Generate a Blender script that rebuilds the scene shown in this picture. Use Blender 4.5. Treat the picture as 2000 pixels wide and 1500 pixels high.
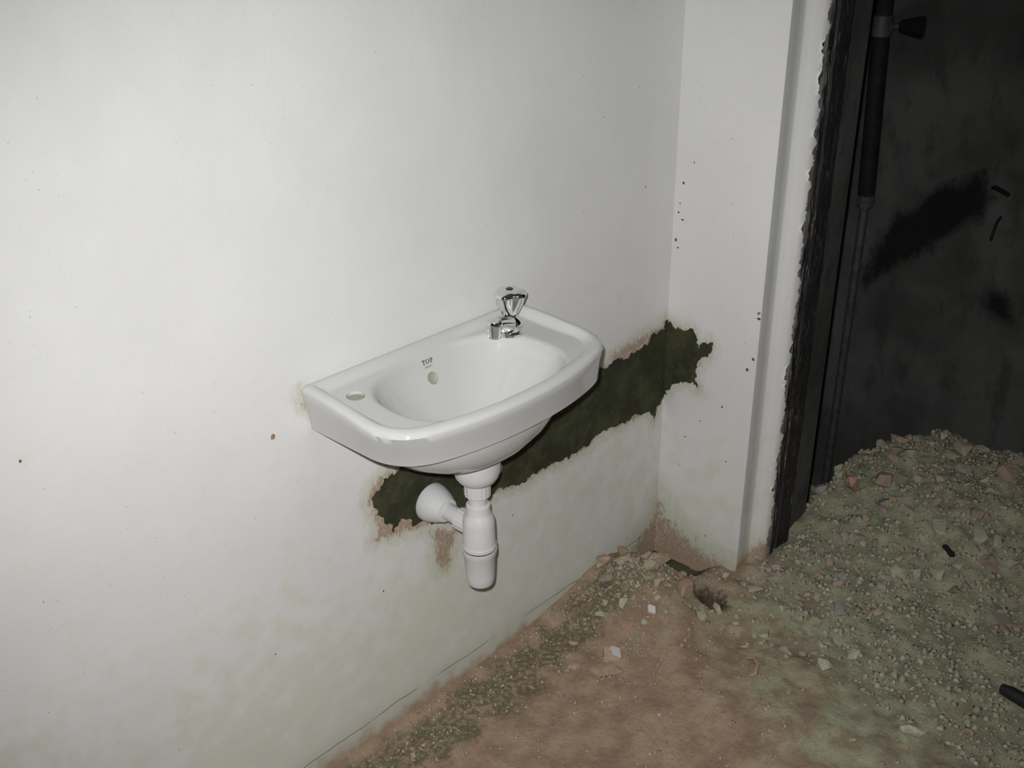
import bpy, bmesh, math, random
import numpy as np
from mathutils import Vector, Matrix
from mathutils.geometry import tessellate_polygon

for o in list(bpy.data.objects):
    bpy.data.objects.remove(o)
SC = bpy.context.scene
COL = SC.collection

# ------------------------------------------------------------------ camera
CAM_POS = Vector((0.0, -1.3, 1.53))
CR = Vector((0.69961851, -0.71433927, -0.01591698))
CU = Vector((0.32837396, 0.3016627, 0.89508109))
CF = Vector((0.63459001, 0.63144202, -0.44561923))
cd = bpy.data.cameras.new('camera')
cam = bpy.data.objects.new('camera', cd)
COL.objects.link(cam)
cd.sensor_width = 36.0
cd.lens = 36.0 * 1996.8 / 2000.0
cd.clip_start = 0.02
cam.matrix_world = Matrix(((CR.x, CU.x, -CF.x, CAM_POS.x), (CR.y, CU.y, -CF.y, CAM_POS.y),
                           (CR.z, CU.z, -CF.z, CAM_POS.z), (0, 0, 0, 1)))
SC.camera = cam

# ------------------------------------------------------------------ world, flash, exposure
world = bpy.data.worlds.new('world')
SC.world = world
world.use_nodes = True
world.node_tree.nodes['Background'].inputs[0].default_value = (1.0, 0.98, 0.95, 1)
world.node_tree.nodes['Background'].inputs[1].default_value = 0.012

fd = bpy.data.lights.new('camera_flash', 'SPOT')
fd.energy = 118.0
fd.color = (1.0, 0.995, 0.98)
fd.spot_size = math.radians(90)
fd.spot_blend = 1.0
fd.shadow_soft_size = 0.012
flash = bpy.data.objects.new('camera_flash', fd)
COL.objects.link(flash)
fpos = CAM_POS - CR * 0.024 + CU * 0.045
aim = CF + CR * 0.01 - CU * 0.06
flash.location = fpos
flash.rotation_euler = aim.to_track_quat('-Z', 'Y').to_euler()

SC.cycles.max_bounces = 5
SC.cycles.diffuse_bounces = 2
SC.cycles.glossy_bounces = 3
SC.view_settings.view_transform = 'Standard'
SC.view_settings.look = 'None'
SC.view_settings.exposure = 0.0
SC.view_settings.gamma = 1.0
SC.view_settings.use_curve_mapping = False

# ------------------------------------------------------------------ small tools
rng = random.Random(7)


def hash2(ix, iy, seed):
    h = np.sin(ix * 127.1 + iy * 311.7 + seed * 74.7) * 43758.5453
    return h - np.floor(h)


def vnoise(x, y, seed=0.0):
    x = np.asarray(x, float); y = np.asarray(y, float)
    ix = np.floor(x); iy = np.floor(y)
    fx = x - ix; fy = y - iy
    fx = fx * fx * (3 - 2 * fx); fy = fy * fy * (3 - 2 * fy)
    a = hash2(ix, iy, seed); b = hash2(ix + 1, iy, seed)
    c = hash2(ix, iy + 1, seed); d = hash2(ix + 1, iy + 1, seed)
    return (a * (1 - fx) + b * fx) * (1 - fy) + (c * (1 - fx) + d * fx) * fy - 0.5


def fbm(x, y, seed=0.0, octv=4, gain=0.5):
    s = 0.0; a = 1.0; f = 1.0
    for k in range(octv):
        s = s + a * vnoise(np.asarray(x) * f, np.asarray(y) * f, seed + k * 3.7)
        a *= gain; f *= 2.03
    return s


def smooth(e0, e1, x):
    t = np.clip((np.asarray(x, float) - e0) / (e1 - e0), 0, 1)
    return t * t * (3 - 2 * t)


def sdf(poly, X, Y):
    """signed distance to a closed polygon, negative inside"""
    P = np.array(poly, float)
    X = np.asarray(X, float); Y = np.asarray(Y, float)
    d = np.full(X.shape, 1e9); inside = np.zeros(X.shape, bool)
    n = len(P)
    for i in range(n):
        ax, ay = P[i]; bx, by = P[(i + 1) % n]
        ex, ey = bx - ax, by - ay
        L = ex * ex + ey * ey + 1e-12
        t = np.clip(((X - ax) * ex + (Y - ay) * ey) / L, 0, 1)
        d = np.minimum(d, np.hypot(X - ax - t * ex, Y - ay - t * ey))
        c = ((ay > Y) != (by > Y)) & (X < (bx - ax) * (Y - ay) / (by - ay + 1e-12) + ax)
        inside ^= c
    return np.where(inside, -d, d)


def mesh_obj(name, verts, faces, mat=None, parent=None, smooth_shade=False):
    me = bpy.data.meshes.new(name)
    me.from_pydata([tuple(map(float, v)) for v in verts], [], faces)
    me.update()
    if mat:
        me.materials.append(mat)
    if smooth_shade:
        me.polygons.foreach_set('use_smooth', [True] * len(me.polygons))
    o = bpy.data.objects.new(name, me)
    COL.objects.link(o)
    if parent:
        o.parent = parent
    return o


def bm_obj(name, bm, mat=None, parent=None, smooth_shade=False, angle=None):
    me = bpy.data.meshes.new(name)
    bmesh.ops.recalc_face_normals(bm, faces=bm.faces)
    if angle is not None:
        for f in bm.faces:
            f.smooth = True
        for e in bm.edges:
            if len(e.link_faces) == 2 and e.calc_face_angle(0) > math.radians(angle):
                e.smooth = False
    bm.to_mesh(me); bm.free()
    if mat:
        me.materials.append(mat)
    if smooth_shade:
        me.polygons.foreach_set('use_smooth', [True] * len(me.polygons))
    o = bpy.data.objects.new(name, me)
    COL.objects.link(o)
    if parent:
        o.parent = parent
    return o


def empty(name, loc=(0, 0, 0)):
    o = bpy.data.objects.new(name, None)
    o.empty_display_size = 0.05
    COL.objects.link(o)
    o.location = loc
    return o


def tag(o, label=None, cat=None, group=None, kind=None):
    if label: o['label'] = label
    if cat: o['category'] = cat
    if group: o['group'] = group
    if kind: o['kind'] = kind
    return o


def set_world_parent(o, parent):
    """keep the mesh (built in world coordinates) in place under an Empty"""
    o.parent = parent
    o.matrix_parent_inverse = Matrix.Translation(parent.location).inverted()


def add_box(bm, x0, x1, y0, y1, z0, z1):
    vs = [bm.verts.new(p) for p in ((x0, y0, z0), (x1, y0, z0), (x1, y1, z0), (x0, y1, z0),
                                    (x0, y0, z1), (x1, y0, z1), (x1, y1, z1), (x0, y1, z1))]
    for f in ((0, 3, 2, 1), (4, 5, 6, 7), (0, 1, 5, 4), (1, 2, 6, 5), (2, 3, 7, 6), (3, 0, 4, 7)):
        bm.faces.new([vs[i] for i in f])
    return vs


def add_lathe(bm, profile, center=(0, 0, 0), axis=(0, 0, 1), seg=40, cap0=True, cap1=True, lobes=0, lobe_fn=None):
    """profile: list of (radius, height) along the axis"""
    ax = Vector(axis).normalized()
    q = Vector((0, 0, 1)).rotation_difference(ax)
    c = Vector(center)
    rings = []
    for k, (r, h) in enumerate(profile):
        ring = []
        for i in range(seg):
            a = 2 * math.pi * i / seg
            rr = r * (lobe_fn(a, k, h) if lobe_fn else 1.0)
            ring.append(bm.verts.new(c + q @ Vector((rr * math.cos(a), rr * math.sin(a), h))))
        rings.append(ring)
    for k in range(len(rings) - 1):
        for i in range(seg):
            j = (i + 1) % seg
            bm.faces.new((rings[k][i], rings[k][j], rings[k + 1][j], rings[k + 1][i]))
    if cap0: bm.faces.new(list(reversed(rings[0])))
    if cap1: bm.faces.new(rings[-1])


def lathe(name, profile, mat, parent=None, center=(0, 0, 0), axis=(0, 0, 1), seg=40, angle=35, lobe_fn=None):
    bm = bmesh.new()
    add_lathe(bm, profile, center, axis, seg, lobe_fn=lobe_fn)
    o = bm_obj(name, bm, mat, None, angle=angle)
    if parent:
        set_world_parent(o, parent)
    return o


def tube(name, pts, rad, mat, parent=None, seg=16, angle=40):
    """swept tube through a list of points, radius a number or list"""
    bm = bmesh.new()
    pts = [Vector(p) for p in pts]
    n = len(pts)
    rads = rad if isinstance(rad, (list, tuple)) else [rad] * n
    up = Vector((0.31, 0.17, 0.93)).normalized()
    rings = []
    for k in range(n):
        t = (pts[min(k + 1, n - 1)] - pts[max(k - 1, 0)]).normalized()
        a = t.cross(up).normalized(); b = a.cross(t).normalized()
        rings.append([bm.verts.new(pts[k] + (a * math.cos(2 * math.pi * i / seg) + b * math.sin(2 * math.pi * i / seg)) * rads[k])
                      for i in range(seg)])
    for k in range(n - 1):
        for i in range(seg):
            j = (i + 1) % seg
            bm.faces.new((rings[k][i], rings[k][j], rings[k + 1][j], rings[k + 1][i]))
    bm.faces.new(list(reversed(rings[0]))); bm.faces.new(rings[-1])
    o = bm_obj(name, bm, mat, None, angle=angle)
    if parent:
        set_world_parent(o, parent)
    return o


def bez(p0, p1, p2, p3, n=24):
    p0, p1, p2, p3 = map(Vector, (p0, p1, p2, p3))
    out = []
    for i in range(n + 1):
        t = i / n
        out.append(p0 * (1 - t) ** 3 + p1 * 3 * t * (1 - t) ** 2 + p2 * 3 * t * t * (1 - t) + p3 * t ** 3)
    return out


# ------------------------------------------------------------------ materials
class NT:
    def __init__(self, name):
        self.m = bpy.data.materials.new(name)
        self.m.use_nodes = True
        self.t = self.m.node_tree
        self.b = self.t.nodes['Principled BSDF']
        self.geo = self.t.nodes.new('ShaderNodeNewGeometry')
        self.pos = self.geo.outputs['Position']

    def new(self, kind, **kw):
        n = self.t.nodes.new(kind)
        for k, v in kw.items():
            setattr(n, k, v)
        return n

    def link(self, a, b):
        self.t.links.new(a, b)

    def val(self, sock, v):
        if isinstance(v, (int, float)):
            sock.default_value = v
        elif isinstance(v, (tuple, list)):
            sock.default_value = (v[0], v[1], v[2], 1.0) if len(sock.default_value) == 4 else v
        else:
            self.link(v, sock)

    def noise(self, scale, detail=4, rough=0.55, vec=None, stretch=None, dist=0.0):
        n = self.new('ShaderNodeTexNoise')
        n.inputs['Scale'].default_value = scale
        n.inputs['Detail'].default_value = detail
        n.inputs['Roughness'].default_value = rough
        n.inputs['Distortion'].default_value = dist
        v = vec or self.pos
        if stretch:
            mp = self.new('ShaderNodeMapping')
            mp.inputs['Scale'].default_value = stretch
            self.link(v, mp.inputs['Vector'])
            v = mp.outputs[0]
        self.link(v, n.inputs['Vector'])
        return n.outputs['Fac']

    def math(self, op, a, b=0.0, c=None):
        n = self.new('ShaderNodeMath', operation=op)
        self.val(n.inputs[0], a); self.val(n.inputs[1], b)
        if c is not None: self.val(n.inputs[2], c)
        return n.outputs[0]

    def ramp(self, x, lo, hi, a=0.0, b=1.0):
        n = self.new('ShaderNodeMapRange', interpolation_type='SMOOTHSTEP')
        self.val(n.inputs['Value'], x)
        n.inputs['From Min'].default_value = lo; n.inputs['From Max'].default_value = hi
        n.inputs['To Min'].default_value = a; n.inputs['To Max'].default_value = b
        return n.outputs['Result']

    def mix(self, fac, a, b):
        n = self.new('ShaderNodeMix', data_type='RGBA')
        self.val(n.inputs['Factor'], fac)
        self.val(n.inputs[6], a); self.val(n.inputs[7], b)
        return n.outputs[2]

    def attr(self, name):
        n = self.new('ShaderNodeAttribute', attribute_name=name)
        return n.outputs['Fac']

    def xyz(self):
        n = self.new('ShaderNodeSeparateXYZ')
        self.link(self.pos, n.inputs[0])
        return n.outputs

    def bump(self, h, strength=0.3, dist=0.01):
        n = self.new('ShaderNodeBump')
        n.inputs['Strength'].default_value = strength
        n.inputs['Distance'].default_value = dist
        self.link(h, n.inputs['Height'])
        self.link(n.outputs[0], self.b.inputs['Normal'])

    def done(self, color, rough=0.5, metal=0.0, spec=0.5):
        self.val(self.b.inputs['Base Color'], color)
        self.val(self.b.inputs['Roughness'], rough)
        self.b.inputs['Metallic'].default_value = metal
        self.b.inputs['Specular IOR Level'].default_value = spec
        return self.m


def mat_plaster(name, side):
    """white painted plaster; brown mud stains follow the 'mud' distance attribute"""
    t = NT(name)
    x, y, z = t.xyz()
    n1 = t.noise(3.0, 3); n2 = t.noise(22.0, 4); n3 = t.noise(140.0, 2)
    white = t.mix(t.ramp(n1, 0.35, 0.65), (0.72, 0.72, 0.715), (0.76, 0.76, 0.75))
    # thin olive soiling that gets commoner towards the wet end of the wall
    hz = t.math('ADD', t.math('MULTIPLY', n2, 0.75), t.math('MULTIPLY', n1, 0.45))
    low = t.ramp(z, 0.95, 0.0)
    soil = t.ramp(t.math('ADD', hz, t.math('MULTIPLY', low, 0.26)), 0.66, 0.92)
    soil = t.math('MULTIPLY', soil, t.ramp(z, 1.2, 0.55))
    c = t.mix(t.math('MULTIPLY', soil, 0.52), white, (0.62, 0.63, 0.50))
    # dirt fringe along the floor
    fr = t.math('ADD', z, t.math('MULTIPLY', t.math('SUBTRACT', n2, 0.5), 0.10))
    fr = t.math('ADD', fr, t.math('MULTIPLY', t.math('SUBTRACT', n1, 0.5), 0.10))
    c = t.mix(t.ramp(fr, 0.05, -0.03, 0.0, 0.55), c, (0.46, 0.47, 0.35))
    c = t.mix(t.ramp(fr, -0.005, -0.045, 0.0, 0.9), c, (0.40, 0.29, 0.21))
    # mud around the wet cement
    mud = t.attr('mud')
    ns = t.noise(75.0, 4, 0.65, stretch=(1, 1, 0.55))
    ns2 = t.noise(260.0, 2, 0.7, stretch=(1, 1, 0.4))
    md = t.math('ADD', mud, t.math('MULTIPLY', t.math('SUBTRACT', ns, 0.5), 0.055))
    md = t.math('ADD', md, t.math('MULTIPLY', t.math('SUBTRACT', ns2, 0.5), 0.022))
    c = t.mix(t.ramp(md, 0.034, 0.002, 0.0, 0.55), c, (0.50, 0.50, 0.37))
    c = t.mix(t.ramp(md, 0.006, -0.010, 0.0, 0.85), c, t.mix(t.ramp(ns2, 0.4, 0.65), (0.33, 0.215, 0.155), (0.47, 0.36, 0.28)))
    # pin-prick flecks
    fl = t.ramp(t.noise(210.0, 1, 0.4), 0.765, 0.80)
    c = t.mix(t.math('MULTIPLY', fl, 0.6), c, (0.25, 0.25, 0.20))
    if side == 'left':
        # hairline crack where the wall plaster meets the floor coat
        wob = t.math('MULTIPLY', t.math('SUBTRACT', t.noise(9.0, 4), 0.5), 0.022)
        dz = t.math('ABSOLUTE', t.math('SUBTRACT', t.math('SUBTRACT', z, 0.008), wob))
        cr = t.math('MULTIPLY', t.ramp(dz, 0.0016, 0.0006), t.ramp(t.noise(5.0, 2, vec=None), 0.40, 0.48))
        c = t.mix(t.math('MULTIPLY', cr, 0.8), c, (0.09, 0.09, 0.10))
    h = t.math('ADD', t.math('MULTIPLY', n2, 0.22), t.math('MULTIPLY', n3, 0.10))
    h = t.math('ADD', h, t.math('MULTIPLY', n1, 1.6))
    t.bump(h, 0.25, 0.010)
    return t.done(c, t.ramp(n2, 0.3, 0.7, 0.42, 0.6), spec=0.35)


def mat_simple(name, col, rough=0.5, metal=0.0, spec=0.5, var=0.0, scale=40, bump=0.0):
    t = NT(name)
    n = t.noise(scale, 4)
    c = t.mix(t.ramp(n, 0.3, 0.7), tuple(k * (1 - var) for k in col), tuple(min(1, k * (1 + var)) for k in col))
    if bump:
        t.bump(n, bump, 0.005)
    return t.done(c, rough, metal, spec)


def mat_cement(name):
    t = NT(name)
    n1 = t.noise(14.0, 5, 0.6); n2 = t.noise(90.0, 4, 0.6); n3 = t.noise(320.0, 2)
    c = t.mix(t.ramp(n1, 0.40, 0.62), (0.036, 0.038, 0.022), (0.064, 0.068, 0.034))
    c = t.mix(t.ramp(n2, 0.50, 0.72, 0, 0.6), c, (0.032, 0.032, 0.030))
    c = t.mix(t.ramp(t.noise(50, 3), 0.66, 0.75, 0, 0.5), c, (0.15, 0.095, 0.06))
    h = t.math('ADD', t.math('MULTIPLY', n2, 1.0), t.math('MULTIPLY', n3, 0.3))
    t.bump(t.math('ADD', h, t.math('MULTIPLY', n1, 2.0)), 0.35, 0.008)
    return t.done(c, 0.8, spec=0.2)


def mat_floor(name):
    t = NT(name)
    x, y, z = t.xyz()
    n1 = t.noise(2.6, 4); n2 = t.noise(17.0, 5, 0.6); n3 = t.noise(90.0, 4, 0.62); n4 = t.noise(420.0, 2)
    # rubble dust (olive grey) lies beyond the doorway, brown earth in the near room
    s = t.math('ADD', x, t.math('MULTIPLY', y, -0.62))
    s = t.math('ADD', s, t.math('MULTIPLY', t.math('SUBTRACT', n1, 0.5), 0.9))
    s = t.math('ADD', s, t.math('MULTIPLY', t.math('SUBTRACT', n2, 0.5), 0.9))
    brown = t.mix(t.ramp(n2, 0.35, 0.68), (0.30, 0.205, 0.145), (0.42, 0.300, 0.220))
    olive = t.mix(t.ramp(n2, 0.35, 0.68), (0.28, 0.284, 0.19), (0.42, 0.423, 0.295))
    c = t.mix(t.ramp(s, 1.65, 2.25), brown, olive)
    # greenish damp earth along the foot of the wall
    g = t.math('ADD', t.math('ABSOLUTE', t.math('ADD', y, 0.085)), t.math('MULTIPLY', t.math('SUBTRACT', n2, 0.5), 0.16))
    g = t.math('MULTIPLY', t.ramp(g, 0.075, 0.03), t.ramp(n3, 0.36, 0.56))
    g = t.math('MULTIPLY', g, t.ramp(x, 1.75, 1.5))
    c = t.mix(t.math('MULTIPLY', g, 0.85), c, (0.115, 0.125, 0.068))
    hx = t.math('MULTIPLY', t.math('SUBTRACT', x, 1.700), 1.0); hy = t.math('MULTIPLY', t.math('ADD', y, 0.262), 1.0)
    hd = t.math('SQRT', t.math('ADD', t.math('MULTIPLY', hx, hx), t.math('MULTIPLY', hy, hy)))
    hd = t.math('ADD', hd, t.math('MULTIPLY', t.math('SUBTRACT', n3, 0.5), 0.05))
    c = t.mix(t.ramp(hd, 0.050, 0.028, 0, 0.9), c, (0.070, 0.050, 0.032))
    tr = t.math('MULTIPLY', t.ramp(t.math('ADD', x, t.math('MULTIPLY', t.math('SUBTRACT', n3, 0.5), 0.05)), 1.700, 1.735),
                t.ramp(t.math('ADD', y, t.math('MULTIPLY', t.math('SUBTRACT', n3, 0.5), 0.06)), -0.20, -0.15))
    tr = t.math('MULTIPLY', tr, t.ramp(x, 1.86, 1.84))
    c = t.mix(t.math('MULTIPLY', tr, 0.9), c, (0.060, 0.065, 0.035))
    c = t.mix(t.ramp(n3, 0.40, 0.24, 0, 0.55), c, (0.13, 0.095, 0.065))
    c = t.mix(t.ramp(n3, 0.60, 0.74, 0, 0.5), c, (0.47, 0.42, 0.33))
    c = t.mix(t.ramp(n4, 0.66, 0.74, 0, 0.5), c, (0.60, 0.56, 0.47))
    h = t.math('ADD', t.math('MULTIPLY', n2, 0.8), t.math('ADD', t.math('MULTIPLY', n3, 0.7), t.math('MULTIPLY', n4, 0.30)))
    t.bump(h, 0.6, 0.010)
    return t.done(c, 0.95, spec=0.1)


def mat_stone(name, island=False):
    t = NT(name)
    if island:
        r = t.geo.outputs['Random Per Island']
    else:
        r = t.new('ShaderNodeObjectInfo').outputs['Random']
    cr = t.new('ShaderNodeValToRGB')
    e = cr.color_ramp.elements
    e[0].position = 0.0; e[0].color = (0.27, 0.275, 0.18, 1)
    e[1].position = 1.0; e[1].color = (0.44, 0.31, 0.23, 1)
    for p, col in ((0.2, (0.42, 0.42, 0.30, 1)), (0.4, (0.50, 0.49, 0.38, 1)), (0.55, (0.37, 0.28, 0.20, 1)),
                   (0.7, (0.47, 0.39, 0.30, 1)), (0.85, (0.32, 0.31, 0.29, 1))):
        k = e.new(p); k.color = col
    t.link(r, cr.inputs[0])
    n = t.noise(120.0, 4, 0.6)
    c = t.mix(t.ramp(n, 0.4, 0.7, 0.0, 0.45), cr.outputs[0], (0.30, 0.235, 0.175))
    t.bump(n, 0.5, 0.004)
    return t.done(c, 0.92, spec=0.12)


def mat_frame(name):
    """black gloss paint, scuffed: bare and white-splashed streaks run along the grain"""
    t = NT(name)
    x, y, z = t.xyz()
    g1 = t.noise(30.0, 5, 0.65, stretch=(6, 6, 0.35))
    g2 = t.noise(60.0, 4, 0.6, stretch=(5, 5, 0.25))
    g3 = t.noise(26.0, 3, 0.6, stretch=(1, 1, 0.5))
    c = t.mix(t.ramp(g1, 0.35, 0.7), (0.012, 0.011, 0.011), (0.045, 0.043, 0.045))
    edge = t.ramp(x, 1.965, 1.920)
    w = t.math('ADD', g2, t.math('MULTIPLY', edge, 0.30))
    w = t.math('ADD', w, t.math('MULTIPLY', t.math('SUBTRACT', g3, 0.5), 0.35))
    c = t.mix(t.ramp(w, 0.60, 0.73, 0, 0.9), c, (0.40, 0.39, 0.38))
    rd = t.math('MULTIPLY', t.ramp(t.noise(18, 3, 0.6, stretch=(2, 2, 0.7)), 0.53, 0.61), edge)
    c = t.mix(t.math('MULTIPLY', rd, 0.8), c, (0.20, 0.085, 0.10))
    og = t.math('MULTIPLY', t.ramp(t.noise(14, 2, 0.5, stretch=(2, 2, 0.8), dist=0.4), 0.57, 0.64), edge)
    c = t.mix(t.math('MULTIPLY', og, 0.8), c, (0.16, 0.16, 0.06))
    t.bump(t.math('ADD', g1, t.math('MULTIPLY', g2, 0.6)), 0.6, 0.006)
    return t.done(c, 0.55, spec=0.3)


def mat_far(name, dark_patch=False):
    t = NT(name)
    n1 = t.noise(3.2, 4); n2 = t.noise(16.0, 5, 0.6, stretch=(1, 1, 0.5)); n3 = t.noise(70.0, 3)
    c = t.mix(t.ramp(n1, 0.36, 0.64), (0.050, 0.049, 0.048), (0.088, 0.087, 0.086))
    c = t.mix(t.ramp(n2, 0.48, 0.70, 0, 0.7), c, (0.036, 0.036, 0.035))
    if dark_patch:  # soft-edged near-black patches, outlined by the distance attribute
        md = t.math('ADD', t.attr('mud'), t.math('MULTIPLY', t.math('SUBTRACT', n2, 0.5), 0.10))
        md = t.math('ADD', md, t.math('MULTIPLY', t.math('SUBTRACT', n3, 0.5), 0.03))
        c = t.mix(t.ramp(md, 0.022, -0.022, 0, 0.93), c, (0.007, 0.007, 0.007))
    t.bump(t.math('ADD', n2, t.math('MULTIPLY', n3, 0.4)), 0.4, 0.01)
    return t.done(c, 0.85, spec=0.15)


M = {}
M['plaster_left'] = mat_plaster('painted_plaster_long_wall', 'left')
M['plaster'] = mat_plaster('painted_plaster', 'right')
M['plain'] = bpy.data.materials.new('plain_white_plaster')
M['plain'].use_nodes = True
M['plain'].node_tree.nodes['Principled BSDF'].inputs['Base Color'].default_value = (0.72, 0.72, 0.71, 1)
M['plain'].node_tree.nodes['Principled BSDF'].inputs['Roughness'].default_value = 0.8
M['cement'] = mat_cement('damp_cement')
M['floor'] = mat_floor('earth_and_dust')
M['stone'] = mat_stone('rubble_stone')
M['gravel'] = mat_stone('gravel', True)
M['frame'] = mat_frame('scuffed_black_paint')
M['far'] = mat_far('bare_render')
M['far_dark_patch'] = mat_far('dark_patched_render', True)
M['ceramic'] = mat_simple('vitreous_china', (0.60, 0.60, 0.59), 0.10, 0, 0.5, 0.01, 8)
M['plastic'] = mat_simple('white_plastic', (0.62, 0.62, 0.62), 0.32, 0, 0.45, 0.02, 30)
M['chrome'] = mat_simple('chrome', (0.82, 0.82, 0.82), 0.09, 1.0, 0.5, 0.02, 20)
M['braid'] = mat_simple('steel_braid', (0.45, 0.45, 0.44), 0.35, 1.0, 0.5, 0.3, 600)
M['ink'] = mat_simple('printed_ink', (0.03, 0.03, 0.035), 0.4, 0, 0.4)
M['hole'] = mat_simple('dark_cavity', (0.34, 0.35, 0.27), 0.5, 0, 0.3, 0.1)
M['rubber'] = mat_simple('rubber_ring', (0.03, 0.03, 0.03), 0.6, 0, 0.3)
M['darkpipe'] = mat_simple('black_painted_pipe', (0.014, 0.014, 0.014), 0.7, 0, 0.15, 0.3, 30)
M['galv'] = mat_simple('dull_galvanised', (0.07, 0.07, 0.07), 0.6, 0.3, 0.3, 0.25, 40)
M['knob'] = mat_simple('black_plastic', (0.012, 0.012, 0.012), 0.3, 0, 0.5)
M['chip'] = mat_simple('bare_cement_chip', (0.10, 0.105, 0.07), 0.9, 0, 0.1, 0.4, 200)
M['chip_rust'] = mat_simple('rust_chip', (0.33, 0.20, 0.11), 0.9, 0, 0.1, 0.3, 200)
M['tile'] = mat_simple('glazed_white', (0.78, 0.78, 0.74), 0.3, 0, 0.5, 0.05, 60)
M['biscuit'] = mat_simple('tile_biscuit', (0.50, 0.37, 0.28), 0.9, 0, 0.1, 0.12, 90, 0.3)
M['brick'] = mat_simple('brick_fragment', (0.42, 0.26, 0.19), 0.95, 0, 0.1, 0.2, 90, 0.4)
M['mudstone'] = mat_simple('earth_lump', (0.40, 0.29, 0.21), 0.95, 0, 0.1, 0.15, 70, 0.4)
M['palestone'] = mat_simple('pale_stone', (0.50, 0.46, 0.36), 0.9, 0, 0.15, 0.15, 60, 0.4)
M['black'] = mat_simple('black_rubber_hose', (0.02, 0.02, 0.022), 0.55, 0, 0.3)

# ------------------------------------------------------------------ stain and patch outlines (wall coordinates, metres)
PATCH_A = [(0.953, 0.527), (0.971, 0.541), (1.0, 0.545), (1.031, 0.548), (1.162, 0.554), (1.381, 0.549), (1.612, 0.545), (1.643, 0.546), (1.708, 0.544), (1.749, 0.554), (1.773, 0.568), (1.815, 0.567), (1.822, 0.586), (1.828, 0.589), (1.828, 0.392), (1.818, 0.376), (1.802, 0.365), (1.796, 0.34), (1.786, 0.368), (1.747, 0.376), (1.708, 0.377), (1.66, 0.376), (1.613, 0.387), (1.577, 0.383), (1.55, 0.37), (1.515, 0.369), (1.472, 0.368), (1.43, 0.373), (1.388, 0.374), (1.348, 0.37), (1.301, 0.375), (1.263, 0.388), (1.233, 0.385), (1.196, 0.372), (1.125, 0.381), (1.079, 0.397), (1.058, 0.396), (1.039, 0.407), (1.022, 0.426), (1.003, 0.431), (0.99, 0.434), (0.985, 0.414), (0.98, 0.416), (0.975, 0.441), (0.961, 0.456), (0.951, 0.473), (0.941, 0.494), (0.939, 0.512)]
PATCH_B = [(0.0, 0.589), (-0.019, 0.58), (-0.039, 0.581), (-0.067, 0.587), (-0.086, 0.569), (-0.092, 0.542), (-0.101, 0.558), (-0.123, 0.569), (-0.126, 0.558), (-0.12, 0.534), (-0.104, 0.52), (-0.091, 0.503), (-0.086, 0.47), (-0.102, 0.437), (-0.08, 0.455), (-0.063, 0.452), (-0.037, 0.437), (-0.02, 0.425), (0.0, 0.392)]
PATCH_C = [(-0.314, 0.817), (-0.293, 0.799), (-0.254, 0.769), (-0.202, 0.739), (-0.151, 0.695), (-0.113, 0.65), (-0.074, 0.604), (-0.043, 0.55), (-0.024, 0.514), (-0.018, 0.448), (-0.025, 0.401), (-0.069, 0.437), (-0.124, 0.49), (-0.176, 0.549), (-0.24, 0.609), (-0.29, 0.649), (-0.316, 0.698), (-0.336, 0.737), (-0.32, 0.769)]
PATCH_D = [(-0.44, 0.47), (-0.38, 0.50), (-0.36, 0.44), (-0.40, 0.40), (-0.47, 0.40)]
STREAK = [(1.075, 0.382), (1.14, 0.349), (1.13, 0.317), (1.11, 0.261), (1.085, 0.27), (1.077, 0.319)]
HALO1 = [(0.939, 0.539), (0.964, 0.555), (1.019, 0.556), (1.068, 0.531), (1.058, 0.39), (1.019, 0.398), (0.982, 0.405), (0.927, 0.421), (0.942, 0.448), (0.921, 0.51)]
HALO2 = [(1.612, 0.549), (1.624, 0.573), (1.705, 0.581), (1.747, 0.583), (1.801, 0.578), (1.774, 0.558), (1.708, 0.539)]
HALO3 = [(0.818, 0.778), (0.829, 0.764), (0.826, 0.741), (0.815, 0.75), (0.810, 0.766)]
CORNER_A = [(1.86, 0.12), (1.82, 0.10), (1.80, 0.05), (1.74, 0.015), (1.70, -0.05), (1.70, -0.15), (1.86, -0.15)]
CORNER_B = [(0.03, 0.12), (-0.01, 0.10), (-0.04, 0.06), (-0.09, 0.035), (-0.16, 0.008), (-0.28, -0.002), (-0.28, -0.15), (0.03, -0.15)]


def axis_coords(stops):
    """[(start, step), ..., end] -> coordinates"""
    out = []
    for (a, st), nxt in zip(stops[:-1], stops[1:]):
        b = nxt[0] if isinstance(nxt, tuple) else nxt
        n = max(1, int(round((b - a) / st)))
        out += [a + (b - a) * i / n for i in range(n)]
    out.append(stops[-1])
    return np.array(out)


def wall_grid(name, us, vs, place, mat, mud, relief):
    U, V = np.meshgrid(us, vs)
    u = U.ravel(); v = V.ravel()
    verts = place(u, v, relief(u, v))
    nu = len(us)
    faces = [(j * nu + i, j * nu + i + 1, (j + 1) * nu + i + 1, (j + 1) * nu + i)
             for j in range(len(vs) - 1) for i in range(nu - 1)]
    o = mesh_obj(name, verts, faces, mat, smooth_shade=True)
    a = o.data.attributes.new('mud', 'FLOAT', 'POINT')
    a.data.foreach_set('value', mud(u, v).astype(np.float32))
    return o


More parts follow.
